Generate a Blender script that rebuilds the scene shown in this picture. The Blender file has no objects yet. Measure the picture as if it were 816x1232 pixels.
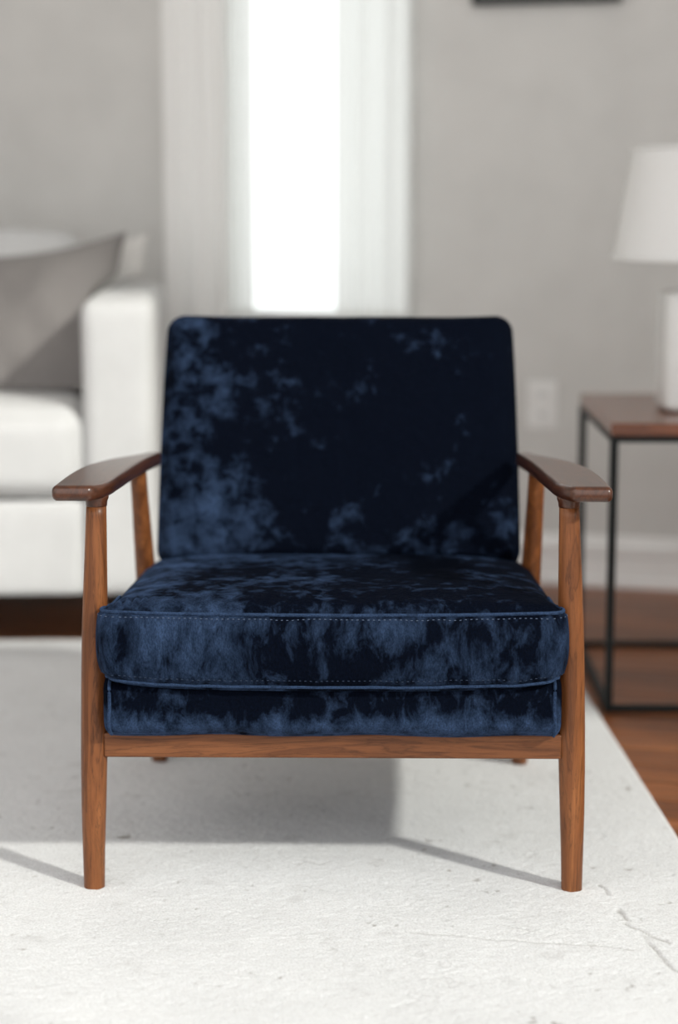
import bpy, bmesh, math, random
import numpy as np
from mathutils import Vector, Matrix, Euler, noise as mnoise

random.seed(7)
rng = np.random.default_rng(7)
SC = bpy.context.scene
COL = SC.collection
PI = math.pi

# ------------------------------------------------------------------ camera
F_PX = 2330.0                                   # focal length in pixels of the 816 x 1232 frame
CAM_H = 0.92
PITCH = math.atan((616 - 232) / F_PX)           # looking slightly down
YAW = math.atan((445 - 408) / F_PX)             # and a hair to the left
cam_d = bpy.data.cameras.new('camera')
cam = bpy.data.objects.new('camera', cam_d)
COL.objects.link(cam)
cam.location = (0, 0, CAM_H)
cam.rotation_euler = (PI / 2 - PITCH, 0, YAW)
cam_d.sensor_fit = 'HORIZONTAL'
cam_d.sensor_width = 36
cam_d.lens = 36 * F_PX / 816
cam_d.clip_start = 0.05
cam_d.dof.use_dof = True
cam_d.dof.focus_distance = 2.49
cam_d.dof.aperture_fstop = 2.8
SC.camera = cam

# ------------------------------------------------------------------ sky, sun, exposure
world = bpy.data.worlds.new('overcast_sky')
SC.world = world
world.use_nodes = True
bg = world.node_tree.nodes['Background']
bg.inputs['Color'].default_value = (0.99, 0.995, 1.0, 1)
bg.inputs['Strength'].default_value = 1.38

sun_d = bpy.data.lights.new('sun', 'SUN')
sun_d.energy = 2.65
sun_d.angle = math.radians(3.0)
sun_d.color = (1.0, 0.96, 0.91)
sun = bpy.data.objects.new('sun', sun_d)
COL.objects.link(sun)
SUN_DIR = Vector((-0.21, 0.18, -0.177)).normalized()
sun.rotation_euler = SUN_DIR.to_track_quat('-Z', 'Y').to_euler()
sun.location = (3, -2, 3)

vs = SC.view_settings
SC.display_settings.display_device = 'sRGB'
vs.view_transform = 'Standard'
vs.look = 'None'
vs.exposure = 0.43
vs.gamma = 1.0
vs.use_curve_mapping = False

# ------------------------------------------------------------------ measuring helpers
def ray(px, py):
    v = Vector(((px - 408) / F_PX, 1.0, -(py - 616) / F_PX))
    c, s = math.cos(PITCH), math.sin(PITCH)
    v = Vector((v.x, v.y * c + v.z * s, -v.y * s + v.z * c))
    c, s = math.cos(YAW), math.sin(YAW)
    return Vector((v.x * c - v.y * s, v.x * s + v.y * c, v.z))
def at(px, py, Y):
    r = ray(px, py); return Vector((0, 0, CAM_H)) + r * (Y / r.y)

# the back wall is turned a little: O lies on its foot, U runs along it, N points into the room
WALL_K = 0.25
U = Vector((1, -WALL_K, 0)).normalized()
N = Vector((-WALL_K, -1, 0)).normalized()
WALL_ROT = math.atan2(U.y, U.x)
FLOOR_Z = -0.014
def at_z(px, py, z):
    r = ray(px, py); return Vector((0, 0, CAM_H)) + r * ((z - CAM_H) / r.z)
O = at_z(706, 703, FLOOR_Z); O.z = 0.0
def W(u, n, z): return O + U * u + N * n + Vector((0, 0, z))
def wall_uz(px, py, n=0.0):
    r = ray(px, py); c = Vector((0, 0, CAM_H))
    t = ((O + N * n) - c).dot(N) / r.dot(N)
    p = c + r * t
    return (p - O).dot(U), p.z

# ------------------------------------------------------------------ materials
def new_mat(name):
    m = bpy.data.materials.new(name); m.use_nodes = True
    nt = m.node_tree
    return m, nt, nt.nodes['Principled BSDF']
def nd(nt, kind, **kw):
    n = nt.nodes.new(kind)
    for k, v in kw.items(): setattr(n, k, v)
    return n
def coords(nt, scale=(1, 1, 1), out='Object'):
    tc = nd(nt, 'ShaderNodeTexCoord'); mp = nd(nt, 'ShaderNodeMapping')
    mp.inputs['Scale'].default_value = scale
    nt.links.new(tc.outputs[out], mp.inputs['Vector'])
    return mp.outputs['Vector']
def noise_tex(nt, vec, scale, detail=4, rough=0.55, dist=0.0):
    n = nd(nt, 'ShaderNodeTexNoise')
    n.inputs['Scale'].default_value = scale; n.inputs['Detail'].default_value = detail
    n.inputs['Roughness'].default_value = rough; n.inputs['Distortion'].default_value = dist
    nt.links.new(vec, n.inputs['Vector'])
    return n.outputs['Fac']
def ramp(nt, fac, stops):
    r = nd(nt, 'ShaderNodeValToRGB'); el = r.color_ramp.elements
    while len(el) < len(stops): el.new(0.5)
    for e, (p, c) in zip(el, stops):
        e.position = p; e.color = (c[0], c[1], c[2], 1) if len(c) == 3 else c
    nt.links.new(fac, r.inputs['Fac'])
    return r.outputs['Color']
def math_node(nt, op, a, b):
    n = nd(nt, 'ShaderNodeMath', operation=op)
    for i, v in enumerate((a, b)):
        if isinstance(v, (int, float)): n.inputs[i].default_value = v
        else: nt.links.new(v, n.inputs[i])
    return n.outputs[0]
def mixc(nt, fac, a, b, mode='MIX'):
    n = nd(nt, 'ShaderNodeMix', data_type='RGBA', blend_type=mode)
    for i, v in ((0, fac), (6, a), (7, b)):
        if isinstance(v, (int, float)): n.inputs[i].default_value = v
        elif isinstance(v, tuple): n.inputs[i].default_value = (*v, 1)
        else: nt.links.new(v, n.inputs[i])
    return n.outputs[2]
def bump(nt, bsdf, height, strength, dist=0.002):
    b = nd(nt, 'ShaderNodeBump')
    b.inputs['Strength'].default_value = strength; b.inputs['Distance'].default_value = dist
    nt.links.new(height, b.inputs['Height'])
    prev = bsdf.inputs['Normal'].links
    if prev: nt.links.new(prev[0].from_socket, b.inputs['Normal'])
    nt.links.new(b.outputs['Normal'], bsdf.inputs['Normal'])

def plain(name, col, rough=0.5, metal=0.0, spec=0.5, grain=0.0, gscale=300):
    m, nt, b = new_mat(name)
    v = coords(nt)
    f = noise_tex(nt, v, 6, 4)
    c = ramp(nt, f, [(0.3, tuple(x * 0.95 for x in col)), (0.7, tuple(min(1, x * 1.04) for x in col))])
    nt.links.new(c, b.inputs['Base Color'])
    b.inputs['Roughness'].default_value = rough; b.inputs['Metallic'].default_value = metal
    b.inputs['Specular IOR Level'].default_value = spec
    if grain: bump(nt, b, noise_tex(nt, v, gscale, 3), grain, 0.001)
    return m

def wood(name, dark, mid, light, stretch, rough=0.4, coat=0.0, per_object=False, fine=1.0, spec=0.4):
    """stretch: mapping scale, small along the grain."""
    m, nt, b = new_mat(name)
    v = coords(nt, stretch)
    if per_object:
        oi = nd(nt, 'ShaderNodeObjectInfo'); va = nd(nt, 'ShaderNodeVectorMath', operation='ADD')
        sc = nd(nt, 'ShaderNodeVectorMath', operation='SCALE'); cx = nd(nt, 'ShaderNodeCombineXYZ')
        for i in range(3): nt.links.new(oi.outputs['Random'], cx.inputs[i])
        sc.inputs['Scale'].default_value = 47.0
        nt.links.new(cx.outputs[0], sc.inputs[0]); nt.links.new(v, va.inputs[0]); nt.links.new(sc.outputs[0], va.inputs[1])
        v = va.outputs[0]
    n1 = noise_tex(nt, v, 1.0, 5, 0.6, 1.2)
    n2 = noise_tex(nt, v, 6.0 * fine, 4, 0.7, 0.3)
    # growth rings: bands of the slow noise
    rings = math_node(nt, 'FRACT', math_node(nt, 'MULTIPLY', n1, 7.0), 0.0)
    c = ramp(nt, n1, [(0.25, dark), (0.5, mid), (0.78, light)])
    lines = ramp(nt, rings, [(0.0, (0.45, 0.45, 0.45)), (0.16, (1, 1, 1)), (0.85, (1, 1, 1)), (1.0, (0.62, 0.62, 0.62))])
    c = mixc(nt, 0.75, c, lines, 'MULTIPLY')
    pores = ramp(nt, n2, [(0.35, (0.62, 0.6, 0.58)), (0.52, (1, 1, 1))])
    c = mixc(nt, 0.7, c, pores, 'MULTIPLY')
    if per_object:
        tone = ramp(nt, oi.outputs['Random'], [(0.0, (0.72, 0.70, 0.68)), (1.0, (1.15, 1.12, 1.08))])
        c = mixc(nt, 1.0, c, tone, 'MULTIPLY')
    nt.links.new(c, b.inputs['Base Color'])
    b.inputs['Roughness'].default_value = rough
    b.inputs['Specular IOR Level'].default_value = spec
    b.inputs['Coat Weight'].default_value = coat; b.inputs['Coat Roughness'].default_value = 0.18
    bump(nt, b, n2, 0.12, 0.0008)
    return m

def velvet(name, seed, blotch=9.0, lo=0.46, hi=0.70, stretch=(1, 1, 1), painted_sheen=None):
    """Short blue pile pressed in random directions: the crushed patches lean towards paler blue.
    rub: ((x, z) -> stops) sheen painted in as paler crushed patches, along two object axes."""
    m, nt, b = new_mat(name)
    tc = nd(nt, 'ShaderNodeTexCoord'); mp = nd(nt, 'ShaderNodeMapping')
    mp.inputs['Location'].default_value = (seed * 1.7, seed * 0.9, seed * 2.3); mp.inputs['Scale'].default_value = stretch
    nt.links.new(tc.outputs['Object'], mp.inputs['Vector']); v = mp.outputs['Vector']
    n1 = noise_tex(nt, v, blotch, 2, 0.5, 0.5)
    n2 = noise_tex(nt, v, blotch * 4.6, 6, 0.66, 0.4)
    n3 = noise_tex(nt, v, 520, 3, 0.7)
    mix = math_node(nt, 'ADD', math_node(nt, 'MULTIPLY', n1, 0.42), math_node(nt, 'MULTIPLY', n2, 0.58))
    if painted_sheen:
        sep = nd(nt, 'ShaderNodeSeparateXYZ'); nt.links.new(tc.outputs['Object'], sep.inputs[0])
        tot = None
        for axis, stops in painted_sheen:
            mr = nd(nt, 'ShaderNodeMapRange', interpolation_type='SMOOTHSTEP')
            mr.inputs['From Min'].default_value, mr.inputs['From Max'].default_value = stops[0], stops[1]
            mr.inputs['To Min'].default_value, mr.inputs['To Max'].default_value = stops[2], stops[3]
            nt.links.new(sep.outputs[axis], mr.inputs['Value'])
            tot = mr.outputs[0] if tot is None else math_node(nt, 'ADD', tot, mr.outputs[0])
        mix = math_node(nt, 'ADD', mix, tot)  # paints sheen by position: more pale patches towards chosen sides
    mask = ramp(nt, mix, [(lo, (0, 0, 0)), (hi, (1, 1, 1))])
    fib = ramp(nt, n3, [(0.35, (0.55, 0.55, 0.55)), (0.65, (1.4, 1.4, 1.4))])
    c = mixc(nt, mask, (0.0010, 0.0022, 0.0062), (0.0250, 0.0440, 0.0890))
    c = mixc(nt, 0.8, c, fib, 'MULTIPLY')
    nt.links.new(c, b.inputs['Base Color'])
    b.inputs['Roughness'].default_value = 0.8
    b.inputs['Specular IOR Level'].default_value = 0.03
    b.inputs['Sheen Roughness'].default_value = 0.30
    b.inputs['Sheen Tint'].default_value = (0.20, 0.36, 0.75, 1)
    sw = math_node(nt, 'ADD', math_node(nt, 'MULTIPLY', mask, 0.19), 0.006)
    nt.links.new(sw, b.inputs['Sheen Weight'])
    bump(nt, b, mix, 0.5, 0.02)
    bump(nt, b, n3, 0.25, 0.001)
    return m

def fabric(name, col, weave=420, strength=0.25, sheen=0.15):
    m, nt, b = new_mat(name)
    v = coords(nt)
    w1 = noise_tex(nt, v, weave, 3, 0.6); w0 = noise_tex(nt, v, 7, 3)
    c = ramp(nt, w0, [(0.3, tuple(x * 0.94 for x in col)), (0.7, tuple(min(1, x * 1.03) for x in col))])
    f = ramp(nt, w1, [(0.3, (0.86, 0.86, 0.86)), (0.65, (1, 1, 1))])
    nt.links.new(mixc(nt, 0.8, c, f, 'MULTIPLY'), b.inputs['Base Color'])
    b.inputs['Roughness'].default_value = 0.95; b.inputs['Specular IOR Level'].default_value = 0.1
    b.inputs['Sheen Weight'].default_value = sheen
    bump(nt, b, w1, strength, 0.001); bump(nt, b, w0, 0.2, 0.01)
    return m

def sheer(name, col, see_through, trans):
    m, nt, b = new_mat(name)
    out = nt.nodes['Material Output']; nt.nodes.remove(b)
    v = coords(nt)
    w = noise_tex(nt, v, 500, 2)
    c = ramp(nt, w, [(0.3, tuple(x * 0.93 for x in col)), (0.7, col)])
    d = nd(nt, 'ShaderNodeBsdfDiffuse'); t = nd(nt, 'ShaderNodeBsdfTranslucent'); tr = nd(nt, 'ShaderNodeBsdfTransparent')
    nt.links.new(c, d.inputs['Color']); nt.links.new(c, t.inputs['Color'])
    a = nd(nt, 'ShaderNodeMixShader'); a.inputs[0].default_value = trans
    nt.links.new(d.outputs[0], a.inputs[1]); nt.links.new(t.outputs[0], a.inputs[2])
    e = nd(nt, 'ShaderNodeMixShader'); e.inputs[0].default_value = see_through
    nt.links.new(a.outputs[0], e.inputs[1]); nt.links.new(tr.outputs[0], e.inputs[2])
    nt.links.new(e.outputs[0], out.inputs['Surface'])
    return m

def glass_mat(name):
    m, nt, b = new_mat(name)
    out = nt.nodes['Material Output']; nt.nodes.remove(b)
    g = nd(nt, 'ShaderNodeBsdfGlossy'); g.inputs['Roughness'].default_value = 0.02
    tr = nd(nt, 'ShaderNodeBsdfTransparent'); tr.inputs['Color'].default_value = (0.95, 0.97, 0.96, 1)
    fr = nd(nt, 'ShaderNodeFresnel'); geo = nd(nt, 'ShaderNodeNewGeometry')
    ior = math_node(nt, 'SUBTRACT', 1.45, math_node(nt, 'MULTIPLY', geo.outputs['Backfacing'], 1.45 - 1 / 1.45))
    nt.links.new(ior, fr.inputs['IOR'])      # same reflectance on the way in and out of the thin pane
    mx = nd(nt, 'ShaderNodeMixShader')
    nt.links.new(fr.outputs[0], mx.inputs[0]); nt.links.new(tr.outputs[0], mx.inputs[1]); nt.links.new(g.outputs[0], mx.inputs[2])
    nt.links.new(mx.outputs[0], out.inputs['Surface'])
    return m

def rug_mat():
    m, nt, b = new_mat('rug_pile')
    v = coords(nt)
    f1 = noise_tex(nt, v, 330, 4, 0.75); f2 = noise_tex(nt, v, 95, 4, 0.65, 0.4); f3 = noise_tex(nt, v, 4, 4, 0.6)
    c = ramp(nt, f3, [(0.3, (0.70, 0.70, 0.70)), (0.7, (0.78, 0.78, 0.78))])
    c = mixc(nt, 0.9, c, ramp(nt, f1, [(0.30, (0.66, 0.655, 0.65)), (0.58, (1, 1, 1))]), 'MULTIPLY')
    # shade of tuft gaps painted dark, along with specks and stain blotches
    sa = nd(nt, 'ShaderNodeAttribute', attribute_name='shade_and_stain')
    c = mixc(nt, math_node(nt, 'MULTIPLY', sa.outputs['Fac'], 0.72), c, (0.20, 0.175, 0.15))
    nt.links.new(c, b.inputs['Base Color'])
    b.inputs['Roughness'].default_value = 1.0; b.inputs['Specular IOR Level'].default_value = 0.05
    b.inputs['Sheen Weight'].default_value = 0.2
    bump(nt, b, f2, 0.08, 0.005); bump(nt, b, f1, 0.6, 0.0024)
    return m

M = {}
M['wall'] = plain('wall_paint', (0.615, 0.602, 0.578), 0.85, 0, 0.2, 0.1, 160)
M['ceiling'] = plain('ceiling_paint', (0.78, 0.77, 0.75), 0.9, 0, 0.2)
M['trim'] = plain('trim_paint', (0.82, 0.81, 0.79), 0.45, 0, 0.4)
M['window_white'] = plain('window_paint', (0.8, 0.8, 0.79), 0.45, 0, 0.4)
M['subfloor'] = plain('subfloor', (0.03, 0.018, 0.01), 0.9, 0, 0.1)
M['plank'] = wood('floor_wood', (0.12, 0.038, 0.012), (0.235, 0.080, 0.025), (0.40, 0.145, 0.045), (2.0, 26, 26), 0.38, 0.05, True, spec=0.3)
M['leg'] = wood('walnut_leg', (0.065, 0.021, 0.0075), (0.175, 0.060, 0.019), (0.31, 0.118, 0.040), (42, 42, 3.2), 0.42, 0.05, spec=0.28)
M['rail'] = wood('walnut_rail', (0.065, 0.022, 0.008), (0.145, 0.051, 0.018), (0.22, 0.083, 0.030), (3.0, 42, 42), 0.45, 0.03, spec=0.28)
M['side_rail'] = wood('walnut_side_rail', (0.065, 0.022, 0.008), (0.145, 0.051, 0.018), (0.22, 0.083, 0.030), (42, 3.0, 42), 0.45, 0.03, spec=0.28)
M['arm'] = wood('walnut_arm', (0.032, 0.0105, 0.0048), (0.068, 0.0225, 0.0100), (0.098, 0.034, 0.0155), (42, 3.2, 42), 0.30, 0.35)
M['table_wood'] = wood('table_wood', (0.10, 0.030, 0.011), (0.20, 0.061, 0.022), (0.28, 0.092, 0.034), (3.0, 34, 34), 0.26, 0.35)
M['black_metal'] = plain('black_metal', (0.010, 0.012, 0.012), 0.5, 0.0, 0.2)
M['velvet_back'] = velvet('velvet_backrest', 3.0, 9.0, 0.485, 0.69, painted_sheen=[('X', (-0.28, -0.02, 0.085, -0.075)), ('Z', (-0.21, 0.0, 0.060, -0.022))])
M['velvet_seat'] = velvet('velvet_seat', 5.0, 9.0, 0.45, 0.66, (1, 1, 0.45), painted_sheen=[('X', (-0.30, 0.14, 0.055, -0.035)), ('Z', (0.030, 0.058, 0.0, -0.045))])
M['velvet_deck'] = velvet('velvet_deck', 9.0, 10.0, 0.45, 0.66, (1, 1, 0.6), painted_sheen=[('Z', (-0.03, 0.012, 0.10, -0.08))])
M['piping'] = velvet('velvet_piping', 2.0, 30.0, 0.20, 0.50)
M['thread_dark'] = plain('stitch_thread_dark', (0.022, 0.034, 0.062), 0.8, 0, 0.2)
M['thread'] = plain('stitch_thread', (0.075, 0.10, 0.155), 0.8, 0, 0.2)
M['sofa'] = fabric('white_upholstery', (0.61, 0.605, 0.598))
M['pillow_grey'] = fabric('grey_linen', (0.205, 0.19, 0.182), 300, 0.35)
M['pillow_white'] = fabric('cream_linen', (0.72, 0.70, 0.67), 300, 0.35)
M['rug'] = rug_mat()
M['sheer'] = sheer('sheer_voile', (0.80, 0.80, 0.78), 0.17, 0.45)
M['curtain'] = sheer('curtain_linen', (0.93, 0.92, 0.90), 0.03, 0.2)
M['glass'] = glass_mat('window_glass')
M['shade'] = sheer('lamp_shade_cloth', (0.95, 0.945, 0.93), 0.0, 0.35)
M['ceramic'] = plain('white_ceramic', (0.72, 0.71, 0.69), 0.25, 0, 0.5)
M['brass'] = plain('brass', (0.55, 0.42, 0.20), 0.35, 0.9, 0.5)
M['bulb'] = plain('frosted_bulb', (0.85, 0.85, 0.82), 0.4, 0, 0.5)
M['frame_black'] = plain('frame_black', (0.012, 0.016, 0.014), 0.4, 0, 0.4)
M['mat_board'] = plain('mat_board', (0.75, 0.74, 0.71), 0.9, 0, 0.1)
M['art_paper'] = plain('art_paper', (0.42, 0.43, 0.42), 0.9, 0, 0.1)
M['plastic'] = plain('white_plastic', (0.77, 0.76, 0.74), 0.4, 0, 0.4)
M['dark_slot'] = plain('dark_slot', (0.05, 0.05, 0.05), 0.7, 0, 0.2)
M['rod'] = plain('curtain_rod_metal', (0.30, 0.29, 0.27), 0.4, 0.8, 0.5)

# ------------------------------------------------------------------ object helpers
def link(name, me, mat=None, parent=None, smooth=False, **props):
    o = bpy.data.objects.new(name, me); COL.objects.link(o)
    if mat is not None and me is not None and not me.materials: me.materials.append(mat)
    if parent is not None: o.parent = parent
    if smooth and me is not None:
        me.polygons.foreach_set('use_smooth', [True] * len(me.polygons))
    for k, v in props.items(): o[k] = v
    return o
def mesh_from(verts, faces, name='mesh'):
    me = bpy.data.meshes.new(name); me.from_pydata([tuple(v) for v in verts], [], faces); me.update()
    return me
def from_bm(bm, name='mesh'):
    bmesh.ops.recalc_face_normals(bm, faces=bm.faces)
    me = bpy.data.meshes.new(name); bm.to_mesh(me); bm.free(); return me
def thing(name, label, cat, loc, rotz=0.0, group=None):
    o = bpy.data.objects.new(name, None); COL.objects.link(o)
    o.empty_display_size = 0.1
    o.location = loc; o.rotation_euler = (0, 0, rotz); o['label'] = label; o['category'] = cat
    if group: o['group'] = group
    return o
def add_box(bm, c, h, mat4=None):
    vs_ = [bm.verts.new((c[0] + sx * h[0], c[1] + sy * h[1], c[2] + sz * h[2])) for sx in (-1, 1) for sy in (-1, 1) for sz in (-1, 1)]
    for f in ((0, 1, 3, 2), (4, 6, 7, 5), (0, 4, 5, 1), (2, 3, 7, 6), (0, 2, 6, 4), (1, 5, 7, 3)):
        bm.faces.new([vs_[i] for i in f])
    if mat4 is not None:
        for v in vs_: v.co = mat4 @ v.co
def box_mesh(lo, hi, bevel=0.0, seg=2):
    bm = bmesh.new()
    add_box(bm, [(a + b) / 2 for a, b in zip(lo, hi)], [(b - a) / 2 for a, b in zip(lo, hi)])
    if bevel: bmesh.ops.bevel(bm, geom=bm.edges[:], offset=bevel, segments=seg, affect='EDGES', profile=0.5)
    return from_bm(bm)
def lathe(rings, seg=32, caps=True):
    """rings: (cx, cy, z, radius)"""
    V, Fc = [], []
    for cx, cy, z, r in rings:
        for i in range(seg):
            a = 2 * PI * i / seg; V.append((cx + r * math.cos(a), cy + r * math.sin(a), z))
    for k in range(len(rings) - 1):
        for i in range(seg):
            j = (i + 1) % seg
            Fc.append((k * seg + i, k * seg + j, (k + 1) * seg + j, (k + 1) * seg + i))
    if caps:
        Fc.append(tuple(range(seg))[::-1]); Fc.append(tuple((len(rings) - 1) * seg + i for i in range(seg)))
    bm = bmesh.new(); me = mesh_from(V, Fc); bm.from_mesh(me); return from_bm(bm)
def tube(points, r, seg=8, closed=False):
    pts = [Vector(p) for p in points]; n = len(pts); V, Fc = [], []
    for i, p in enumerate(pts):
        a = pts[(i - 1) % n] if (closed or i > 0) else p
        b = pts[(i + 1) % n] if (closed or i < n - 1) else p
        t = (b - a).normalized(); up = Vector((0, 0, 1)) if abs(t.z) < 0.9 else Vector((0, 1, 0))
        s = t.cross(up).normalized(); w = s.cross(t)
        for k in range(seg):
            q = 2 * PI * k / seg; V.append(p + s * (r * math.cos(q)) + w * (r * math.sin(q)))
    for i in range(n if closed else n - 1):
        j = (i + 1) % n
        for k in range(seg):
            l = (k + 1) % seg; Fc.append((i * seg + k, i * seg + l, j * seg + l, j * seg + k))
    if not closed:
        Fc.append(tuple(range(seg))); Fc.append(tuple((n - 1) * seg + k for k in range(seg))[::-1])
    bm = bmesh.new(); bm.from_mesh(mesh_from(V, Fc)); return from_bm(bm)
def soft_box(h, r, n, deform=None):
    """Rounded block: half sizes h, edge radius r (one number or x, y, z), n subdivisions per axis; deform maps an (N, 3) array."""
    bm = bmesh.new(); idx = {}
    def vert(i, j, k):
        key = (i, j, k)
        if key not in idx: idx[key] = bm.verts.new((2 * i / n[0] - 1, 2 * j / n[1] - 1, 2 * k / n[2] - 1))
        return idx[key]
    for k in (0, n[2]):
        for i in range(n[0]):
            for j in range(n[1]): bm.faces.new((vert(i, j, k), vert(i + 1, j, k), vert(i + 1, j + 1, k), vert(i, j + 1, k)))
    for j in (0, n[1]):
        for i in range(n[0]):
            for k in range(n[2]): bm.faces.new((vert(i, j, k), vert(i + 1, j, k), vert(i + 1, j, k + 1), vert(i, j, k + 1)))
    for i in (0, n[0]):
        for j in range(n[1]):
            for k in range(n[2]): bm.faces.new((vert(i, j, k), vert(i, j + 1, k), vert(i, j + 1, k + 1), vert(i, j, k + 1)))
    me = from_bm(bm)
    P = np.empty(len(me.vertices) * 3); me.vertices.foreach_get('co', P); P = P.reshape(-1, 3)
    h = np.array(h, float)
    r = np.array([r] * 3 if np.isscalar(r) else r, float)
    # denser rows near the edges, so that the rounding is smooth
    Q = np.sign(P) * (1 - (1 - np.abs(P)) ** 1.5)
    Q = 0.45 * P + 0.55 * Q
    S = Q * h; inner = np.clip(S, -(h - r), h - r); d = (S - inner) / r
    # turn the cube corner offset into a round one
    ln = np.linalg.norm(d, axis=1, keepdims=True); mx = np.abs(d).max(axis=1, keepdims=True)
    d = np.where(ln > 1e-9, d / np.maximum(ln, 1e-9) * mx, d)
    S = inner + d * r
    if deform is not None: S = deform(S, P)
    me.vertices.foreach_set('co', S.reshape(-1)); me.update()
    return me
def vnoise(P, scale, seed=0.0):
    return np.array([mnoise.noise(Vector((p[0] * scale + seed, p[1] * scale + seed * 0.7, p[2] * scale - seed))) for p in P])
def struct(name, me, mat, smooth=False, parent=None):
    o = link(name, me, mat, parent, smooth)
    if parent is None: o['kind'] = 'structure'
    return o
def put_wall(o, u, n, z):
    o.location = W(u, n, z); o.rotation_euler = (0, 0, WALL_ROT)

# ------------------------------------------------------------------ room shell (drawn in wall axes: x along the wall, -y into the room)
CEIL = 3.38
UL, UR, NF = -3.3, 1.25, 6.0
win_r, sill_z = wall_uz(496, 388)
win_l, _ = wall_uz(262, 388)
win_top = 2.25
# the right wall runs from the corner CR towards the camera along RN, a little off square
CR = O + U * UR
RN = Vector((0.05, -1, 0)).normalized(); RO = Vector((1, 0.05, 0)).normalized(); R_ROT = math.atan2(RN.y, RN.x)
def u_limit(n): return UR + n * RN.dot(U) / RN.dot(N)
bm = bmesh.new()
def wbox(bm, u0, u1, n0, n1, z0, z1): add_box(bm, ((u0 + u1) / 2, -(n0 + n1) / 2, (z0 + z1) / 2), ((u1 - u0) / 2, abs(n1 - n0) / 2, (z1 - z0) / 2))
wbox(bm, UL - 0.14, win_l, -0.14, 0, FLOOR_Z, CEIL); wbox(bm, win_r, UR + 0.14, -0.14, 0, FLOOR_Z, CEIL)
wbox(bm, win_l, win_r, -0.14, 0, FLOOR_Z, sill_z); wbox(bm, win_l, win_r, -0.14, 0, win_top, CEIL)
put_wall(struct('wall_back', from_bm(bm), M['wall']), 0, 0, 0)
bm = bmesh.new(); wbox(bm, UL - 0.14, u_limit(3.7) + 0.14, -0.14, 3.7, CEIL, CEIL + 0.1); put_wall(struct('ceiling', from_bm(bm), M['ceiling']), 0, 0, 0)

bm = bmesh.new(); wbox(bm, UL - 0.14, UL, 0, NF, FLOOR_Z, CEIL); put_wall(struct('wall_left', from_bm(bm), M['wall']), 0, 0, 0)

# right wall with the tall window that lets the sun in; its far jamb makes the edge of the sun patch on the boards
def to_right_wall(p):
    q = p - SUN_DIR * ((CR - p).dot(RO) / (-SUN_DIR).dot(RO))
    return (q - CR).dot(RN), q.z
jamb_n, _ = to_right_wall(Vector((0.42, 3.36, 0.0)))
RW0, RW1, RZ0, RZ1 = jamb_n, jamb_n + 2.3, 0.35, 3.28
bm = bmesh.new()
for a_, b_, z0_, z1_ in ((0, RW0, FLOOR_Z, CEIL), (RW1, NF, FLOOR_Z, CEIL), (RW0, RW1, FLOOR_Z, RZ0), (RW0, RW1, RZ1, CEIL)):
    add_box(bm, ((a_ + b_) / 2, 0.07, (z0_ + z1_) / 2), ((b_ - a_) / 2, 0.07, (z1_ - z0_) / 2))
def place_right(o): o.location = CR; o.rotation_euler = (0, 0, R_ROT)
place_right(struct('wall_right', from_bm(bm), M['wall']))

# floor: dark bed with one object per board
FL = bpy.data.objects.new('floor', None)
bm = bmesh.new(); wbox(bm, UL - 0.14, u_limit(NF) + 0.14, -0.14, NF, FLOOR_Z - 0.12, FLOOR_Z - 0.018)
FL = struct('floor', from_bm(bm), M['subfloor']); put_wall(FL, 0, 0, 0)
PW = 0.092
lens = [0.9, 1.15, 1.4, 1.7]
plank_me = {}
for L in lens:
    me = box_mesh((0, -PW / 2 + 0.0008, -0.018), (L - 0.0016, PW / 2 - 0.0008, 0.0), 0.0012, 1)
    me.materials.append(M['plank']); plank_me[L] = me
row = 0
n0 = PW / 2
while n0 < 4.7:
    u = UL - random.uniform(0.0, 0.8)
    lim = u_limit(n0)
    while u < lim - 0.02:
        L = random.choice(lens)
        if u + L > UL:
            o = link('plank', plank_me[L], None, FL)
            if u + L > lim + 0.05: o.scale = ((lim + 0.05 - u) / L, 1, 1)
            o.location = (u, -n0, FLOOR_Z + random.uniform(-0.0003, 0.0003))
        u += L
    n0 += PW; row += 1

# baseboards: stepped profile extruded along the wall
def baseboard(name, pts, length):
    V = [(0, y, z) for y, z in pts] + [(length, y, z) for y, z in pts]; k = len(pts)
    Fc = [(i, (i + 1) % k, k + (i + 1) % k, k + i) for i in range(k)] + [tuple(range(k))[::-1], tuple(range(k, 2 * k))]
    bm = bmesh.new(); bm.from_mesh(mesh_from(V, Fc)); return struct(name, from_bm(bm), M['trim'])
prof = [(0, FLOOR_Z), (-0.024, FLOOR_Z), (-0.024, FLOOR_Z + 0.018), (-0.018, FLOOR_Z + 0.024), (-0.016, FLOOR_Z + 0.075), (-0.022, FLOOR_Z + 0.080), (-0.022, FLOOR_Z + 0.098), (-0.012, FLOOR_Z + 0.108), (-0.008, FLOOR_Z + 0.120), (0, FLOOR_Z + 0.122)]
put_wall(baseboard('baseboard_back', prof, UR - UL), UL, 0, 0)
b = baseboard('baseboard_right', prof, NF); place_right(b)

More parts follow.
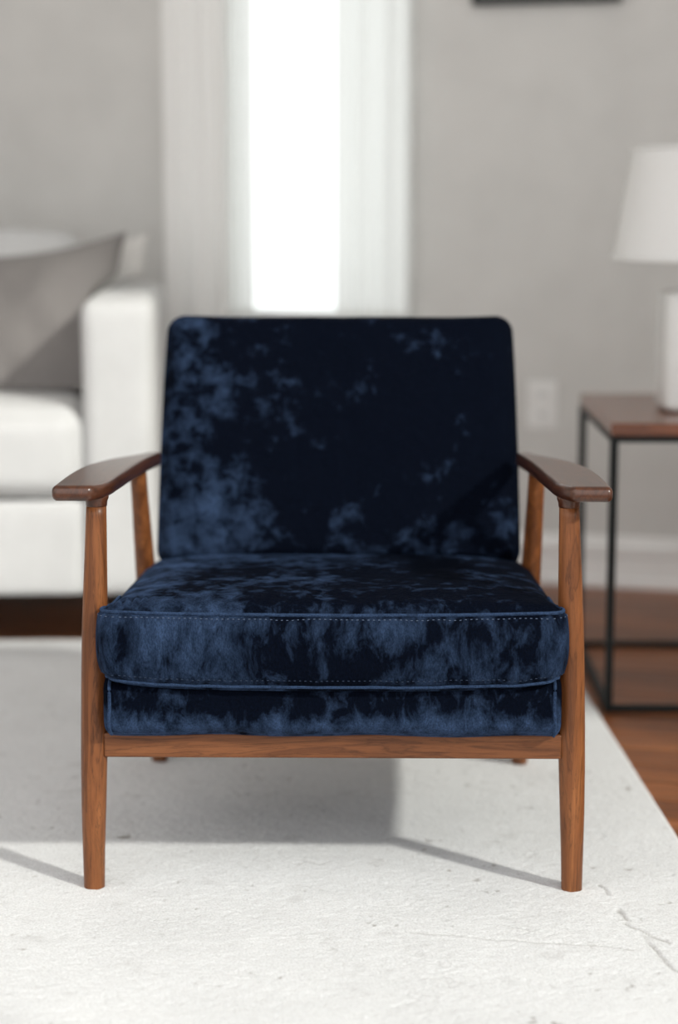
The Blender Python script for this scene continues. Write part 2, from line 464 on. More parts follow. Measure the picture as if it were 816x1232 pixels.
# windows
def window(name, u0, u1, z0, z1, cross_z, centre, place, sill=True):
    """Frame, rails, glass panes; place(obj) puts it on its wall."""
    r = bpy.data.objects.new(name, None); COL.objects.link(r); r['kind'] = 'structure'; place(r)
    fw = 0.022
    def bar(nm, a, bb): link(nm, box_mesh(a, bb, 0.003, 1), M['window_white'], r)
    for x in (u0, u1 - fw): bar('window_stile', (x, 0.02, z0), (x + fw, 0.09, z1))
    for z in (z0, z1 - fw): bar('window_rail', (u0 + fw, 0.02, z), (u1 - fw, 0.09, z + fw))
    xs = [u0 + fw] + [c for c in centre] + [u1 - fw]; zs = [z0 + fw] + [c for c in cross_z] + [z1 - fw]
    for c in centre: bar('mullion', (c - 0.012, 0.03, z0 + fw), (c + 0.012, 0.08, z1 - fw))
    for c in cross_z: bar('glazing_bar', (u0 + fw, 0.032, c - 0.012), (u1 - fw, 0.078, c + 0.012))
    for i in range(len(xs) - 1):
        for j in range(len(zs) - 1):
            link('pane', box_mesh((xs[i], 0.053, zs[j]), (xs[i + 1], 0.057, zs[j + 1])), M['glass'], r)
    if sill:
        link('window_sill', box_mesh((u0 - 0.03, -0.035, z0 - 0.028), (u1 + 0.03, 0.02, z0), 0.004, 2), M['window_white'], r)
    return r
window('window_1', win_l, win_r, sill_z, win_top, [1.55], [], lambda o: put_wall(o, 0, 0, 0))
window('window_2', RW0, RW1, RZ0, RZ1, [], [], place_right)

# ------------------------------------------------------------------ rug (its pile is a real height field)
def make_rug():
    ang = math.atan2(2.7229 - 3.5373, 0.4522 - 0.4085) + PI / 2     # turn of the right-hand edge
    x0, x1, y0, y1 = -2.6, 0.0, -2.35, 0.465
    step_x = 0.0025
    # rug origin sits on its right edge
    nx = int((x1 - (-1.15)) / step_x)
    xs = np.concatenate([np.linspace(x0, -1.15, 60)[:-1], np.linspace(-1.15, x1, nx)])
    ys = np.concatenate([np.linspace(y0, -1.75, 60)[:-1], np.linspace(-1.75, -0.3, 560)[:-1], np.linspace(-0.3, y1, 150)])
    X, Y = np.meshgrid(xs, ys, indexing='xy')
    def vn(scale, seed, ax=1.0, ay=1.0):
        g = np.random.default_rng(seed)
        gx = (X - x0) * scale * ax; gy = (Y - y0) * scale * ay
        ix, iy = np.floor(gx).astype(int), np.floor(gy).astype(int); fx, fy = gx - ix, gy - iy
        fx = fx * fx * (3 - 2 * fx); fy = fy * fy * (3 - 2 * fy)
        G = g.random((iy.max() + 3, ix.max() + 3))
        return (G[iy, ix] * (1 - fx) + G[iy, ix + 1] * fx) * (1 - fy) + (G[iy + 1, ix] * (1 - fx) + G[iy + 1, ix + 1] * fx) * fy
    Z = 0.0040 * (vn(5, 1) - 0.5) + 0.0012 * (vn(17, 2, 1.0, 0.8) - 0.5) + 0.0006 * (vn(48, 3) - 0.5) + 0.0005 * (vn(110, 4) - 0.5) + 0.0010 * (vn(220, 14) - 0.5)
    # parted tufts: short ragged grooves where a warped noise crosses its middle
    w = vn(7, 5) + 0.35 * vn(22, 6) + 0.12 * vn(70, 7)
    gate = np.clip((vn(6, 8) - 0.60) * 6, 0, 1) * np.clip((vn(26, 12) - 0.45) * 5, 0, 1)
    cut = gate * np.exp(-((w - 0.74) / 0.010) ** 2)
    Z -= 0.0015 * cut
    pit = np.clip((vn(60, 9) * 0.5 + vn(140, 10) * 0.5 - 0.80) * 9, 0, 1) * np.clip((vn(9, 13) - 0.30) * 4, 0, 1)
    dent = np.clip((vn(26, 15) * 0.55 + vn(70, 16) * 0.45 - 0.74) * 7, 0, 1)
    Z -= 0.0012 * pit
    # two long brushed partings near the right-hand edge
    def parting(ax, ay, bx, by, depth, seed):
        d = np.array([bx - ax, by - ay]); L = np.hypot(*d); d = d / L
        s = (X - ax) * d[0] + (Y - ay) * d[1]; q = -(X - ax) * d[1] + (Y - ay) * d[0]
        q = q + 0.010 * (vn(14, seed) - 0.5) + 0.006 * (vn(60, seed + 1) - 0.5)
        return depth * np.exp(-(q / 0.0022) ** 2) * np.clip((vn(24, seed + 2) - 0.30) * 4, 0, 1) * ((s > 0) & (s < L))
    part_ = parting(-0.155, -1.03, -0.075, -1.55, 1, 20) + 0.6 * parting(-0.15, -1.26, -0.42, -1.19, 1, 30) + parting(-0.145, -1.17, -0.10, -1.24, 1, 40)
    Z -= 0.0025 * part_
    gap_shade_stain = np.clip(0.7 * part_ + 0.22 * cut + 1.0 * pit + 0.20 * dent, 0, 1)  # gap shade painted as dark colour, plus random specks and blotches
    # rounded edges
    e = np.minimum(np.minimum(x1 - X, X - x0), np.minimum(y1 - Y, Y - y0))
    Z -= 0.010 * np.clip(1 - e / 0.010, 0, 1) ** 2
    n_r, n_c = X.shape
    V = np.stack([X, Y, Z], -1).reshape(-1, 3)
    i = np.arange(n_r * n_c).reshape(n_r, n_c)
    Q = np.stack([i[:-1, :-1], i[:-1, 1:], i[1:, 1:], i[1:, :-1]], -1).reshape(-1, 4)
    # skirt down to the boards
    rim = np.concatenate([i[0, :], i[1:, -1], i[-1, -2::-1], i[-2:0:-1, 0]])
    low = V[rim].copy(); low[:, 2] = FLOOR_Z + 0.0006
    base = len(V); V = np.concatenate([V, low]); k = len(rim); a = np.arange(k); bnext = (a + 1) % k
    Q = np.concatenate([Q, np.stack([rim[a], base + a, base + bnext, rim[bnext]], -1)])
    me = bpy.data.meshes.new('rug')
    me.vertices.add(len(V)); me.vertices.foreach_set('co', V.astype(np.float32).reshape(-1))
    me.loops.add(len(Q) * 4); me.loops.foreach_set('vertex_index', Q.astype(np.int32).reshape(-1))
    me.polygons.add(len(Q)); me.polygons.foreach_set('loop_start', np.arange(0, len(Q) * 4, 4, dtype=np.int32))
    me.polygons.foreach_set('loop_total', np.full(len(Q), 4, dtype=np.int32))
    me.update(calc_edges=True); me.validate()
    at_ = me.attributes.new('shade_and_stain', 'FLOAT', 'POINT')
    at_.data.foreach_set('value', np.concatenate([gap_shade_stain.reshape(-1), np.zeros(len(low))]).astype(np.float32))
    o = link('rug', me, M['rug'], None, True)
    o.location = (0.4085, 3.5373, 0.0); o.rotation_euler = (0, 0, ang)
    o['label'] = 'large off-white plush rug with short uneven pile under the blue armchair'; o['category'] = 'rug'
    return o
make_rug()

# ------------------------------------------------------------------ armchair
CH = thing('armchair', 'walnut framed lounge armchair with dark navy blue velvet seat and back', 'armchair', (-0.048, 2.48, 0.0))
# front legs: turned, fattest below the seat
for s in (-1, 1):
    prof_l = [(0.320, 0.0000, -0.006, 0.0125), (0.320, 0, -0.004, 0.0138), (0.3196, 0, 0.05, 0.0148), (0.3185, 0, 0.11, 0.0164), (0.317, 0, 0.17, 0.0174), (0.3155, 0, 0.225, 0.0178),
              (0.314, 0, 0.29, 0.0176), (0.3125, 0, 0.35, 0.0170), (0.3105, 0, 0.41, 0.0158), (0.3085, 0, 0.47, 0.0143), (0.307, 0, 0.520, 0.0131)]
    # smooth the profile
    zz = [p[2] for p in prof_l]; rings = []
    for z in np.concatenate([[-0.006, -0.004], np.linspace(0.0, 0.52, 40)]):
        rings.append((s * np.interp(z, zz, [p[0] for p in prof_l]), 0.0, float(z), float(np.interp(z, zz, [p[3] for p in prof_l]))))
    lg = link('leg', lathe(rings, 36), M['leg'], CH, True)
    link('collar', lathe([(s * 0.3068, 0, 0.5185, 0.0132), (s * 0.3068, 0, 0.5200, 0.0139), (s * 0.3067, 0, 0.5245, 0.0141), (s * 0.3066, 0, 0.5290, 0.0158), (s * 0.3066, 0, 0.538, 0.0162)], 36), M['arm'], lg, True)
    # rear leg: leans back towards the floor
    rr = []
    for t in np.linspace(0, 1, 30):
        z = 0.522 * t - 0.006 * (1 - t)
        y = 0.587 - 0.215 * t
        r = 0.0125 + 0.0045 * math.sin(PI * min(1, t * 1.1) ** 0.8)
        rr.append((s * (0.2945 + 0.003 * t), y, z, r))
    link('leg', lathe(rr, 30), M['leg'], CH, True)

# arms: flat paddles, broad in the middle, sloping down and curving in to the back
ARM_IN = [(-0.055, 0.3060), (-0.035, 0.2975), (0.0, 0.2880), (0.06, 0.2838), (0.17, 0.2800), (0.29, 0.2765), (0.40, 0.2755), (0.47, 0.2755), (0.53, 0.2755)]
ARM_OUT = [(-0.055, 0.3570), (0.03, 0.3590), (0.13, 0.3590), (0.21, 0.3550), (0.28, 0.3440), (0.35, 0.3280), (0.42, 0.3110), (0.48, 0.2970), (0.53, 0.2890)]
def smooth_interp(y, P):
    ys = np.array([p[0] for p in P]); xs = np.array([p[1] for p in P])
    m = np.gradient(xs, ys); k = np.clip(np.searchsorted(ys, y) - 1, 0, len(ys) - 2)
    h = ys[k + 1] - ys[k]; t = np.clip((y - ys[k]) / h, -0.1, 1.1)
    return (2 * t ** 3 - 3 * t ** 2 + 1) * xs[k] + (t ** 3 - 2 * t ** 2 + t) * h * m[k] + (-2 * t ** 3 + 3 * t ** 2) * xs[k + 1] + (t ** 3 - t ** 2) * h * m[k + 1]
def make_arm(s):
    half = np.array([0.034, 0.276, 0.0102])
    def deform(S, P):
        y = S[:, 1] + 0.223
        a, b = smooth_interp(y, ARM_IN), smooth_interp(y, ARM_OUT)
        x = (a + b) / 2 + (b - a) / 2 * S[:, 0] / half[0]
        z = S[:, 2] + 0.5423 - 0.047 * (y + 0.05) - 0.020 * np.maximum(0, y - 0.32) + 0.002 * np.sin(PI * np.clip((y + 0.05) / 0.5, 0, 1))
        return np.stack([s * x, y, z], 1)
    me = soft_box(half, (0.009, 0.0095, 0.0082), (28, 90, 12), deform)
    if s < 0: me.flip_normals()
    return link('armrest', me, M['arm'], CH, True)
for s in (-1, 1): make_arm(s)

# rails
link('front_rail', box_mesh((-0.302, -0.012, 0.1835), (0.302, 0.012, 0.2165), 0.0025, 2), M['rail'], CH)
link('rear_rail', box_mesh((-0.285, 0.475, 0.165), (0.285, 0.499, 0.200), 0.0025, 2), M['rail'], CH)
for s in (-1, 1):
    me = box_mesh((-0.011, 0.012, -0.017), (0.011, 0.50, 0.017), 0.0025, 2)
    o = link('side_rail', me, M['side_rail'], CH); o.location = (s * 0.297, 0.0, 0.200); o.rotation_euler = (math.atan2(-0.017, 0.488), 0, s * 0.02)

# deck: upholstered platform under the cushion
def deck_deform(S, P):
    x, y, z = S[:, 0].copy(), S[:, 1].copy(), S[:, 2].copy()
    y = y - 0.010 * np.clip(-P[:, 1], 0, 1) ** 6 * (1 - P[:, 2] ** 2)
    z = z - 0.0035 * (y + 0.25) * 0 + 0.0015 * np.sin(x * 31) * np.clip(-P[:, 1], 0, 1)
    z = z - 0.035 * (y + 0.24)
    R = np.stack([x, y, z], 1)
    dn = vnoise(R, 22, 3.3) * 0.0022 + vnoise(R * np.array([1, 1, 0.4]), 60, 8.1) * 0.0010
    R[:, 1] += dn * (P[:, 1] < -0.5)
    return R
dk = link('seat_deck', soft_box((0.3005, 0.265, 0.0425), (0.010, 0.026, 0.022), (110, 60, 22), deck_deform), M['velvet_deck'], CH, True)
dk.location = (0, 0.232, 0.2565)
from mathutils.bvhtree import BVHTree
DECK_BVH = BVHTree.FromPolygons([v.co[:] for v in dk.data.vertices], [p.vertices[:] for p in dk.data.polygons])
for s in (-1, 1):           # side seams round the deck front
    pts = []
    for a in np.linspace(-0.35 * PI, 0.5 * PI, 26):
        q, n, _, _ = DECK_BVH.find_nearest(Vector((s * 0.2895, -0.240 - 0.05 * math.cos(a), 0.052 * math.sin(a))))
        pts.append(q + n * 0.0012)
    link('piping', tube(pts, 0.0022, 8), M['piping'], dk, True)

# seat cushion: boxed, crowned top, bellied underside
SH = np.array([0.3035, 0.262, 0.0500])
def seat_warp(x, y, z, px, py, pz):
    """x, y, z in cushion space; px, py, pz in -1 .. 1"""
    top = np.clip(pz, 0, 1); bot = np.clip(-pz, 0, 1)
    ax, ay = np.abs(px), np.abs(py)
    crown = (1 - ax ** 3.0) * (1 - np.clip(-py, 0, 1) ** 4) * (1 - 0.6 * np.clip(py, 0, 1) ** 3)
    z = z + 0.021 * top ** 2 * crown
    z = z - 0.018 * bot ** 2 * (1 - ax ** 3.2) * (1 - 0.3 * ay ** 2)
    z = z - 0.004 * (1 - ax ** 2) * top * np.clip(-py, 0, 1) ** 4 + 0.0
    y = y - 0.011 * np.clip(-py, 0, 1) ** 5 * (1 - pz ** 2) - 0.006 * np.clip(-py, 0, 1) ** 5 * (1 - ax ** 2)
    side = np.sign(px) * ax ** 5
    x = x + 0.004 * side * (1 - pz ** 2) - 0.010 * side * bot ** 2.5 - 0.002 * side * top ** 2
    # narrower behind the front posts, so the cushion sits between them
    nar = np.clip((y + 0.235) / 0.05, 0, 1); nar = nar * nar * (3 - 2 * nar)
    x = x * (1 - 0.030 * nar * ax ** 2)
    z = z - 0.072 * (y + 0.262)
    return x, y, z
def seat_deform(S, P):
    x, y, z = seat_warp(S[:, 0], S[:, 1], S[:, 2], P[:, 0], P[:, 1], P[:, 2])
    R = np.stack([x, y, z], 1)
    front = np.clip(-P[:, 1] * 4 - 3, 0, 1)
    fold = vnoise(R * np.array([1, 0.3, 0.28]), 34, 2.0) * 0.0030 + vnoise(R, 15, 6.0) * 0.003
    R[:, 1] += front * (1 - P[:, 2] ** 4) * fold
    topm = np.clip(P[:, 2] * 4 - 3, 0, 1)
    R[:, 2] += topm * vnoise(R, 9, 4.0) * 0.0022
    # gathers beside the left front corner
    g = np.exp(-((R[:, 0] + 0.262) / 0.026) ** 2) * np.exp(-((R[:, 1] + 0.232) / 0.022) ** 2) * topm
    R[:, 2] += g * 0.0035 * np.sin(R[:, 0] * 560)
    return R
SEAT_LOC = Vector((0, 0.212, 0.3445))
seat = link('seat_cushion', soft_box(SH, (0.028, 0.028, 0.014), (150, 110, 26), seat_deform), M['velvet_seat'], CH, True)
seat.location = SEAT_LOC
def seam_path(pz, inset=0.0, lift=0.0, back=False, nfront=60):
    """Line along the front (and round the corners) of the cushion at height pz, slightly proud of the surface."""
    pts = []
    hx, hy, r = SH[0], SH[1], 0.028
    raw = []
    for y in np.linspace(hy * 0.9 if back else -0.12, -(hy - r), 24): raw.append((-hx, y))
    for a in np.linspace(0, PI / 2, 10)[1:-1]: raw.append((-(hx - r) - r * math.cos(a), -(hy - r) - r * math.sin(a)))
    for x in np.linspace(-(hx - r), hx - r, nfront): raw.append((x, -hy))
    for a in np.linspace(PI / 2, 0, 10)[1:-1]: raw.append(((hx - r) + r * math.cos(a), -(hy - r) - r * math.sin(a)))
    for y in np.linspace(-(hy - r), hy * 0.9 if back else -0.12, 24): raw.append((hx, y))
    for x, y in raw:
        z = SH[2] * pz
        X, Y, Z = seat_warp(np.array([x]), np.array([y]), np.array([z]), np.array([x / hx]), np.array([y / hy]), np.array([pz]))
        px_, py_ = x / hx, y / hy
        X, Y = X[0], Y[0]
        X -= np.sign(x) * inset * (abs(px_) ** 12); Y += inset * (np.clip(-py_, 0, 1) ** 12)
        pts.append((X, Y, Z[0] + lift))
    return pts
_sm = seat.data
SEAT_BVH = BVHTree.FromPolygons([v.co[:] for v in _sm.vertices], [p.vertices[:] for p in _sm.polygons])
def on_seat(pts, lift):
    out = []
    for p in pts:
        q, n, _, _ = SEAT_BVH.find_nearest(Vector(p)); out.append(q + n * lift)
    return out
link('piping', tube(on_seat(seam_path(0.95), 0.0012), 0.0024, 8), M['piping'], seat, True)
link('piping', tube(on_seat(seam_path(-0.92), 0.0010), 0.0022, 8), M['piping'], seat, True)
def stitch_line(pz, mat, every=0.0056, ln=0.0026):
    pts = on_seat(seam_path(pz, nfront=240), 0.0004)
    V, Fc = [], []; acc = 0.0
    for a, b_ in zip(pts[:-1], pts[1:]):
        d = (b_ - a).length; acc += d
        if acc >= every:
            acc = 0.0
            t = (b_ - a).normalized(); up = Vector((0, 0, 1)); q = t.cross(up).normalized()
            k = len(V); hw = 0.00034
            for sa in (-1, 1):
                for su, sq in ((-1, -1), (1, -1), (1, 1), (-1, 1)): V.append(a + t * (sa * ln / 2) + up * (su * hw) + q * (sq * 0.0006))
            Fc += [(k, k + 1, k + 2, k + 3), (k + 7, k + 6, k + 5, k + 4)] + [(k + i, k + 4 + i, k + 4 + (i + 1) % 4, k + (i + 1) % 4) for i in range(4)]
    o = link('stitching', mesh_from(V, Fc), mat, seat); o['kind'] = 'stuff'; return o
stitch_line(0.76, M['thread'])
stitch_line(-0.74, M['thread_dark'])

# backrest: padded slab, leaning back
BH = np.array([0.279, 0.045, 0.205])
def back_deform(S, P):
    x, y, z = S[:, 0].copy(), S[:, 1].copy(), S[:, 2].copy()
    x *= 1 - 0.014 * P[:, 2]
    x += 0.003 * np.sign(P[:, 0]) * np.abs(P[:, 0]) ** 6 * (1 - P[:, 2] ** 2)
    y -= 0.010 * np.clip(-P[:, 1], 0, 1) ** 3 * (1 - P[:, 0] ** 4) * (1 - P[:, 2] ** 4)
    z += np.clip(P[:, 2], 0, 1) ** 4 * (0.004 * np.abs(P[:, 0]) ** 2 - 0.002)
    R = np.stack([x, y, z], 1)
    R[:, 1] += (P[:, 1] < -0.6) * (vnoise(R, 8, 1.0) * 0.003 + vnoise(R, 24, 2.2) * 0.0012)
    R[:, 2] += (P[:, 2] > 0.6) * vnoise(R, 9, 5.0) * 0.002
    return R
LEAN = math.radians(23)
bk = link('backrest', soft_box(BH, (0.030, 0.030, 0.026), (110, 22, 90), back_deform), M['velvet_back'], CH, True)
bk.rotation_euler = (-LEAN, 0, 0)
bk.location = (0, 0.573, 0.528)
# edge welt round the face of the back
pts = []
hx, hz, r = BH[0] - 0.0085, BH[2] - 0.0085, 0.026
for cx, cz, a0 in ((1, 1, 0), (-1, 1, PI / 2), (-1, -1, PI), (1, -1, 3 * PI / 2)):
    for a in np.linspace(a0, a0 + PI / 2, 9):
        x, z = cx * (hx - r) + r * math.cos(a), cz * (hz - r) + r * math.sin(a)
        pts.append((x * (1 - 0.014 * z / BH[2]), -BH[1] + 0.006, z + (0.004 * (x / BH[0]) ** 2 - 0.002 if z > 0 else 0)))

# ------------------------------------------------------------------ sofa
a0 = at(98, 400, 3.88); a1 = at(185, 400, 3.88)
SX1 = a1.x; SX0 = SX1 - 2.05; AW = a1.x - a0.x
arm_top = at(140, 361, 3.88).z
seat_top = at(40, 489, 3.90).z; seat_bot = at(40, 603, 3.86).z; base_bot = at(40, 718, 3.86).z
back_top = at(60, 284, 4.47).z
SOFA = thing('sofa', 'white upholstered sofa with squared arms against the grey wall', 'sofa', (0.0, 0.0, FLOOR_Z))
SR = math.radians(4.0)
_c = Vector((SX1, 3.87, 0)); _R = Matrix.Rotation(SR, 3, 'Z')
SOFA.rotation_euler = (0, 0, SR); SOFA.location = (_c - _R @ _c) + Vector((0, 0, FLOOR_Z))
def part(name, lo, hi, r, n, mat, parent=SOFA, deform=None):
    lo, hi = Vector(lo), Vector(hi); h = (hi - lo) / 2
    o = link(name, soft_box(h, r, n, deform), mat, parent, True); o.location = (lo + hi) / 2 - Vector((0, 0, FLOOR_Z)) * (parent is SOFA); return o
def puff(k):
    def f(S, P):
        S = S.copy(); S[:, 2] += k * np.clip(P[:, 2], 0, 1) ** 2 * (1 - P[:, 0] ** 4) * (1 - P[:, 1] ** 4)
        S[:, 1] -= k * np.clip(-P[:, 1], 0, 1) ** 3 * (1 - P[:, 0] ** 4) * (1 - P[:, 2] ** 4)
        S += (vnoise(S, 5, 1.5) * 0.003)[:, None]
        return S
    return f
SD0, SD1 = 3.87, 4.66
part('arm', (SX1 - AW, SD0, base_bot), (SX1, SD1 - 0.02, arm_top), 0.028, (14, 30, 24), M['sofa'], deform=puff(0.004))
part('arm', (SX0, SD0, base_bot), (SX0 + AW, SD1 - 0.02, arm_top), 0.028, (14, 30, 24), M['sofa'], deform=puff(0.004))
part('base', (SX0 + AW, SD0 + 0.005, base_bot), (SX1 - AW, SD1 - 0.02, seat_bot), 0.012, (30, 16, 8), M['sofa'])
part('back', (SX0 + AW, 4.55, seat_bot), (SX1 - AW - 0.02, SD1, back_top - 0.05), 0.03, (30, 8, 20), M['sofa'])
mid = (SX0 + SX1) / 2
for x0_, x1_ in ((SX0 + AW + 0.004, mid - 0.003), (mid + 0.003, SX1 - AW + 0.004)):
    part('seat_cushion', (x0_, SD0 - 0.012, seat_bot + 0.004), (x1_, 4.44, seat_top), (0.055, 0.05, 0.05), (40, 30, 16), M['sofa'], deform=puff(0.012))
    part('back_cushion', (x0_ + 0.015, 4.39, seat_top - 0.01), (x1_ - 0.035, 4.545, back_top), (0.06, 0.05, 0.05), (40, 16, 30), M['sofa'], deform=puff(0.02))
for x in (SX0 + 0.08, SX1 - 0.08):
    for y in (SD0 + 0.12, SD1 - 0.09):
        link('foot', lathe([(0, 0, 0, 0.017), (0, 0, base_bot - FLOOR_Z + 0.004, 0.024)], 16), M['black_metal'], SOFA).location = (x, y, 0)

# pillows leaning in the corner of the sofa
def pillow(name, label, size, thick, mat, loc, rot):
    n = 40; V, Fc = [], []
    for side in (-1, 1):
        for i in range(n + 1):
            for j in range(n + 1):
                u_, v_ = 2 * i / n - 1, 2 * j / n - 1
                pin = 1 - 0.17 * (1 - v_ * v_); pin2 = 1 - 0.11 * (1 - u_ * u_)
                t = max(0.0, (1 - u_ ** 4) * (1 - v_ ** 4)) ** 0.55
                wr = mnoise.noise(Vector((u_ * 2.2, v_ * 2.2, side * 3 + size * 9))) * 0.016 * t
                V.append((u_ * size * pin, side * (thick * t + wr) * 1.0, v_ * size * pin2))
    m_ = (n + 1) ** 2
    for sd in range(2):
        for i in range(n):
            for j in range(n):
                q = [sd * m_ + i * (n + 1) + j, sd * m_ + (i + 1) * (n + 1) + j, sd * m_ + (i + 1) * (n + 1) + j + 1, sd * m_ + i * (n + 1) + j + 1]
                Fc.append(tuple(q if sd == 0 else q[::-1]))
    bm = bmesh.new(); bm.from_mesh(mesh_from(V, Fc)); bmesh.ops.remove_doubles(bm, verts=bm.verts[:], dist=1e-5)
    o = link(name, from_bm(bm), mat, None, True); o['label'] = label; o['category'] = 'pillow'
    o.location = loc; o.rotation_euler = rot
    # the stuffing gives way against the sofa arm and the seat
    Mw = Matrix.LocRotScale(Vector(loc), Euler(rot), None); Mi = Mw.inverted()
    for v in o.data.vertices:
        w = Mw @ v.co
        lim = SX1 - AW - 0.008 - math.tan(SR) * (w.y - 3.87)
        k = min(1.0, max(0.0, (arm_top + 0.035 - w.z) / 0.05))
        if w.x > lim: w.x += (lim - w.x) * k
        w.z = max(w.z, seat_top + 0.016 + 0.02 * (w.z - seat_top))
        v.co = Mi @ w
    return o
pillow('throw_pillow', 'grey linen throw pillow leaning in the corner of the white sofa', 0.226, 0.066, M['pillow_grey'], at(38, 412, 4.20), (math.radians(-20), math.radians(-7), math.radians(-4)))
pillow('throw_pillow', 'cream throw pillow tucked behind the grey linen pillow on the sofa', 0.205, 0.045, M['pillow_white'], at(86, 404, 4.31), (math.radians(-18), math.radians(-10), math.radians(-4)))

# ------------------------------------------------------------------ side table
tf = at_z(732, 857, FLOOR_Z); tr_ = at_z(698, 778, FLOOR_Z)
TX0, TX1, TY0, TY1 = tf.x - 0.007, 1.03, tf.y, tr_.y + 0.007
t_top = at(760, 509.5, TY0).z; t_bot = at(760, 525, TY0).z
TB = thing('side_table', 'square side table with reddish wood top on a thin black metal frame', 'side table', (TX0, TY0, FLOOR_Z))
def tpart(name, lo, hi, bev, mat):
    off = Vector((TX0, TY0, FLOOR_Z))
    return link(name, box_mesh(Vector(lo) - off, Vector(hi) - off, bev, 1), mat, TB)
q = 0.0145
tpart('tabletop', (TX0 + 0.001, TY0, t_bot), (TX1 - 0.001, TY1, t_top), 0.002, M['table_wood'])
for x in (TX0, TX1 - q):
    for y in (TY0, TY1 - q): tpart('leg', (x, y, FLOOR_Z), (x + q, y + q, t_bot), 0.001, M['black_metal'])
for y in (TY0, TY1 - q):
    tpart('top_rail', (TX0 + q, y, t_bot - 0.0115), (TX1 - q, y + q, t_bot), 0.001, M['black_metal'])
    tpart('bottom_rail', (TX0 + q, y, FLOOR_Z), (TX1 - q, y + q, FLOOR_Z + 0.0125), 0.001, M['black_metal'])
for x in (TX0, TX1 - q):
    tpart('top_rail', (x, TY0 + q, t_bot - 0.0115), (x + q, TY1 - q, t_bot), 0.001, M['black_metal'])
    tpart('bottom_rail', (x, TY0 + q, FLOOR_Z), (x + q, TY1 - q, FLOOR_Z + 0.0125), 0.001, M['black_metal'])

# ------------------------------------------------------------------ table lamp
LY = 3.66
lx = at(846, 400, LY).x
LP = thing('table_lamp', 'white ceramic table lamp with white tapered drum shade on the side table', 'lamp', (lx, LY, t_top))
zb = at(800, 493, LY).z - t_top; zn = at(800, 345, LY).z - t_top
s0 = at(738, 313, LY); s1 = at(763, 176, LY)
rb = lx - at(794, 420, LY).x
def lamp_deform(S, P):
    S = S.copy(); t = np.clip((P[:, 2] - 0.80) / 0.20, 0, 1)
    k = (1 - 0.03 * P[:, 2] ** 2) * (1 - 0.40 * t ** 2)
    S[:, 0] *= k; S[:, 1] *= k
    return S
lb = link('lamp_base', soft_box((rb, rb * 0.9, zn / 2), (0.022, 0.022, 0.012), (16, 16, 40), lamp_deform), M['ceramic'], LP, True)
lb.location = (0, 0, zn / 2)
link('lamp_neck', lathe([(0, 0, zn - 0.002, 0.020), (0, 0, zn + 0.012, 0.020), (0, 0, zn + 0.015, 0.010), (0, 0, zn + 0.07, 0.010)], 20), M['brass'], LP, True)
zs0, zs1 = s0.z - t_top, s1.z - t_top; r0, r1 = lx - s0.x, lx - s1.x
def shade_mesh():
    V, Fc, k = [], [], 64
    prof_ = [(r0, zs0), (r1, zs1), (r1 - 0.002, zs1), (r0 - 0.002, zs0)]
    for r_, z in prof_:
        for i in range(k): V.append((r_ * math.cos(2 * PI * i / k), r_ * math.sin(2 * PI * i / k), z))
    for a in range(4):
        for i in range(k): Fc.append((a * k + i, a * k + (i + 1) % k, ((a + 1) % 4) * k + (i + 1) % k, ((a + 1) % 4) * k + i))
    bm = bmesh.new(); bm.from_mesh(mesh_from(V, Fc)); return from_bm(bm)
sh = link('lamp_shade', shade_mesh(), M['shade'], LP)
for r_, z in ((r0, zs0 + 0.004), (r1, zs1 - 0.004)):
    link('shade_trim', tube([((r_ + 0.0005) * math.cos(2 * PI * i / 64), (r_ + 0.0005) * math.sin(2 * PI * i / 64), z) for i in range(64)], 0.004, 6, True), M['shade'], sh, True)
link('bulb', lathe([(0, 0, zn + 0.06, 0.012), (0, 0, zn + 0.085, 0.016), (0, 0, zn + 0.105, 0.028), (0, 0, zn + 0.13, 0.030), (0, 0, zn + 0.15, 0.022), (0, 0, zn + 0.158, 0.006)], 20), M['bulb'], LP, True)
for a in range(3):
    c, s = math.cos(a * 2 * PI / 3 + 0.4), math.sin(a * 2 * PI / 3 + 0.4)
    link('shade_spoke', tube([(0.009 * c, 0.009 * s, zn + 0.055), ((r0 - 0.003) * c, (r0 - 0.003) * s, zs0 + 0.02)], 0.0015, 6), M['brass'], sh)

# ------------------------------------------------------------------ wall pieces
# picture frame high on the wall: only its lower edge is in view
pu0, pz0 = wall_uz(570, 7); pu1, _ = wall_uz(749, 6)
PF = thing('picture_frame', 'black picture frame hanging high on the grey wall', 'picture', W(pu0, 0.0, pz0), WALL_ROT)
pw, ph, fwid = pu1 - pu0, 0.48, 0.02
for lo, hi in (((0, -0.028, 0), (pw, 0, fwid)), ((0, -0.028, ph - fwid), (pw, 0, ph)), ((0, -0.028, fwid), (fwid, 0, ph - fwid)), ((pw - fwid, -0.028, fwid), (pw, 0, ph - fwid))):
    link('frame_rail', box_mesh(lo, hi, 0.002, 1), M['frame_black'], PF)
link('mat_board', box_mesh((fwid, -0.012, fwid), (pw - fwid, -0.004, ph - fwid)), M['mat_board'], PF)
link('print', box_mesh((0.08, -0.0135, 0.09), (pw - 0.08, -0.012, ph - 0.09)), M['art_paper'], PF)

# wall socket, left of the table
ou, oz = wall_uz(653, 487)
OT = thing('wall_socket', 'white wall socket plate low on the grey wall beside the side table', 'socket', W(ou, 0, oz), WALL_ROT)
link('cover_plate', box_mesh((-0.036, -0.006, -0.058), (0.036, 0, 0.058), 0.003, 2), M['plastic'], OT)
for z in (0.024, -0.024):
    so = link('socket', box_mesh((-0.017, -0.0075, z - 0.015), (0.017, -0.004, z + 0.015), 0.003, 2), M['plastic'], OT)
    for x in (-0.006, 0.006): link('slot', box_mesh((x - 0.0012, -0.0079, z - 0.004), (x + 0.0012, -0.007, z + 0.006)), M['dark_slot'], so)

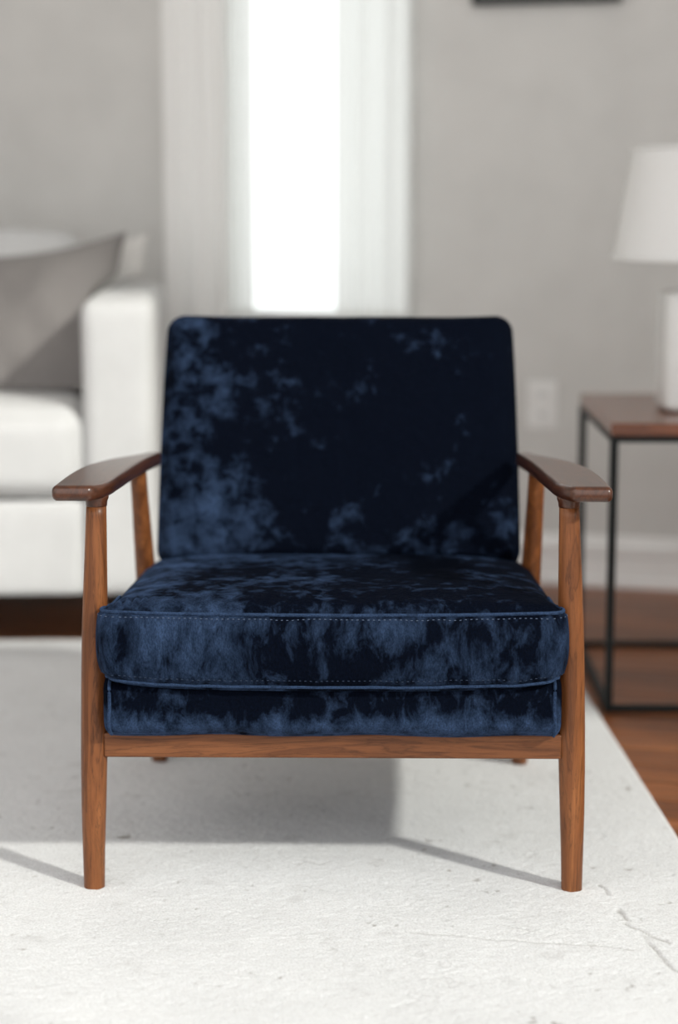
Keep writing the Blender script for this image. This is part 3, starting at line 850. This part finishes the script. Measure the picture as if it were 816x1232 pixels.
# curtains
def curtain(name, label, u0, u1, z0, z1, n, folds, amp, mat, seed, hem=0.0):
    nu, nz = 140, 30; V, Fc = [], []
    for j in range(nz + 1):
        t = j / nz; z = z0 + (z1 - z0) * t
        for i in range(nu + 1):
            s = i / nu
            ph_ = 2 * PI * folds * (s + 0.05 * math.sin(5 * s + seed) + 0.02 * mnoise.noise(Vector((s * 3, t * 1.3, seed))))
            y = amp * math.sin(ph_) * (0.75 + 0.25 * mnoise.noise(Vector((s * 5, t * 0.8, seed + 4)))) + 0.006 * mnoise.noise(Vector((s * 9, t * 2, seed)))
            V.append(((u1 - u0) * s, -(n + y), z))
    for j in range(nz):
        for i in range(nu): Fc.append((j * (nu + 1) + i, j * (nu + 1) + i + 1, (j + 1) * (nu + 1) + i + 1, (j + 1) * (nu + 1) + i))
    o = link(name, mesh_from(V, Fc), mat, None, True); o['label'] = label; o['category'] = 'curtain'
    o.location = W(u0, 0, 0); o.rotation_euler = (0, 0, WALL_ROT); return o
cu0, _ = wall_uz(197, 200, 0.09); cu1, _ = wall_uz(272, 200, 0.09); cu2, _ = wall_uz(492, 200, 0.06)
curtain('linen_curtain', 'opaque cream linen curtain gathered at the side of the bright window', cu0, cu1, FLOOR_Z + 0.01, 2.36, 0.085, 2.6, 0.010, M['curtain'], 1.0)
sa, _ = wall_uz(307, 200, 0.06); sb, _ = wall_uz(403, 200, 0.06)
curtain('sheer_curtain', 'narrow sheer curtain bunched beside the opaque linen curtain', cu1 - 0.05, sa, sill_z + 0.004, 2.36, 0.060, 2.2, 0.012, M['sheer'], 2.7)
curtain('sheer_curtain', 'wider sheer curtain drawn over the half of the window nearer the lamp', sb, cu2, sill_z + 0.004, 2.36, 0.060, 2.6, 0.013, M['sheer'], 5.1)
RD = thing('curtain_rod', 'slim metal curtain rod mounted above the bright window', 'curtain rod', W(cu0 - 0.06, 0, 2.37), WALL_ROT)
link('rod', tube([(0, -0.075, 0.012), (cu2 - cu0 + 0.14, -0.075, 0.012)], 0.011, 12), M['rod'], RD, True)
for x in (0.03, cu2 - cu0 + 0.11):
    link('bracket', tube([(x, 0.0, 0.012), (x, -0.075, 0.012)], 0.006, 8), M['rod'], RD, True)
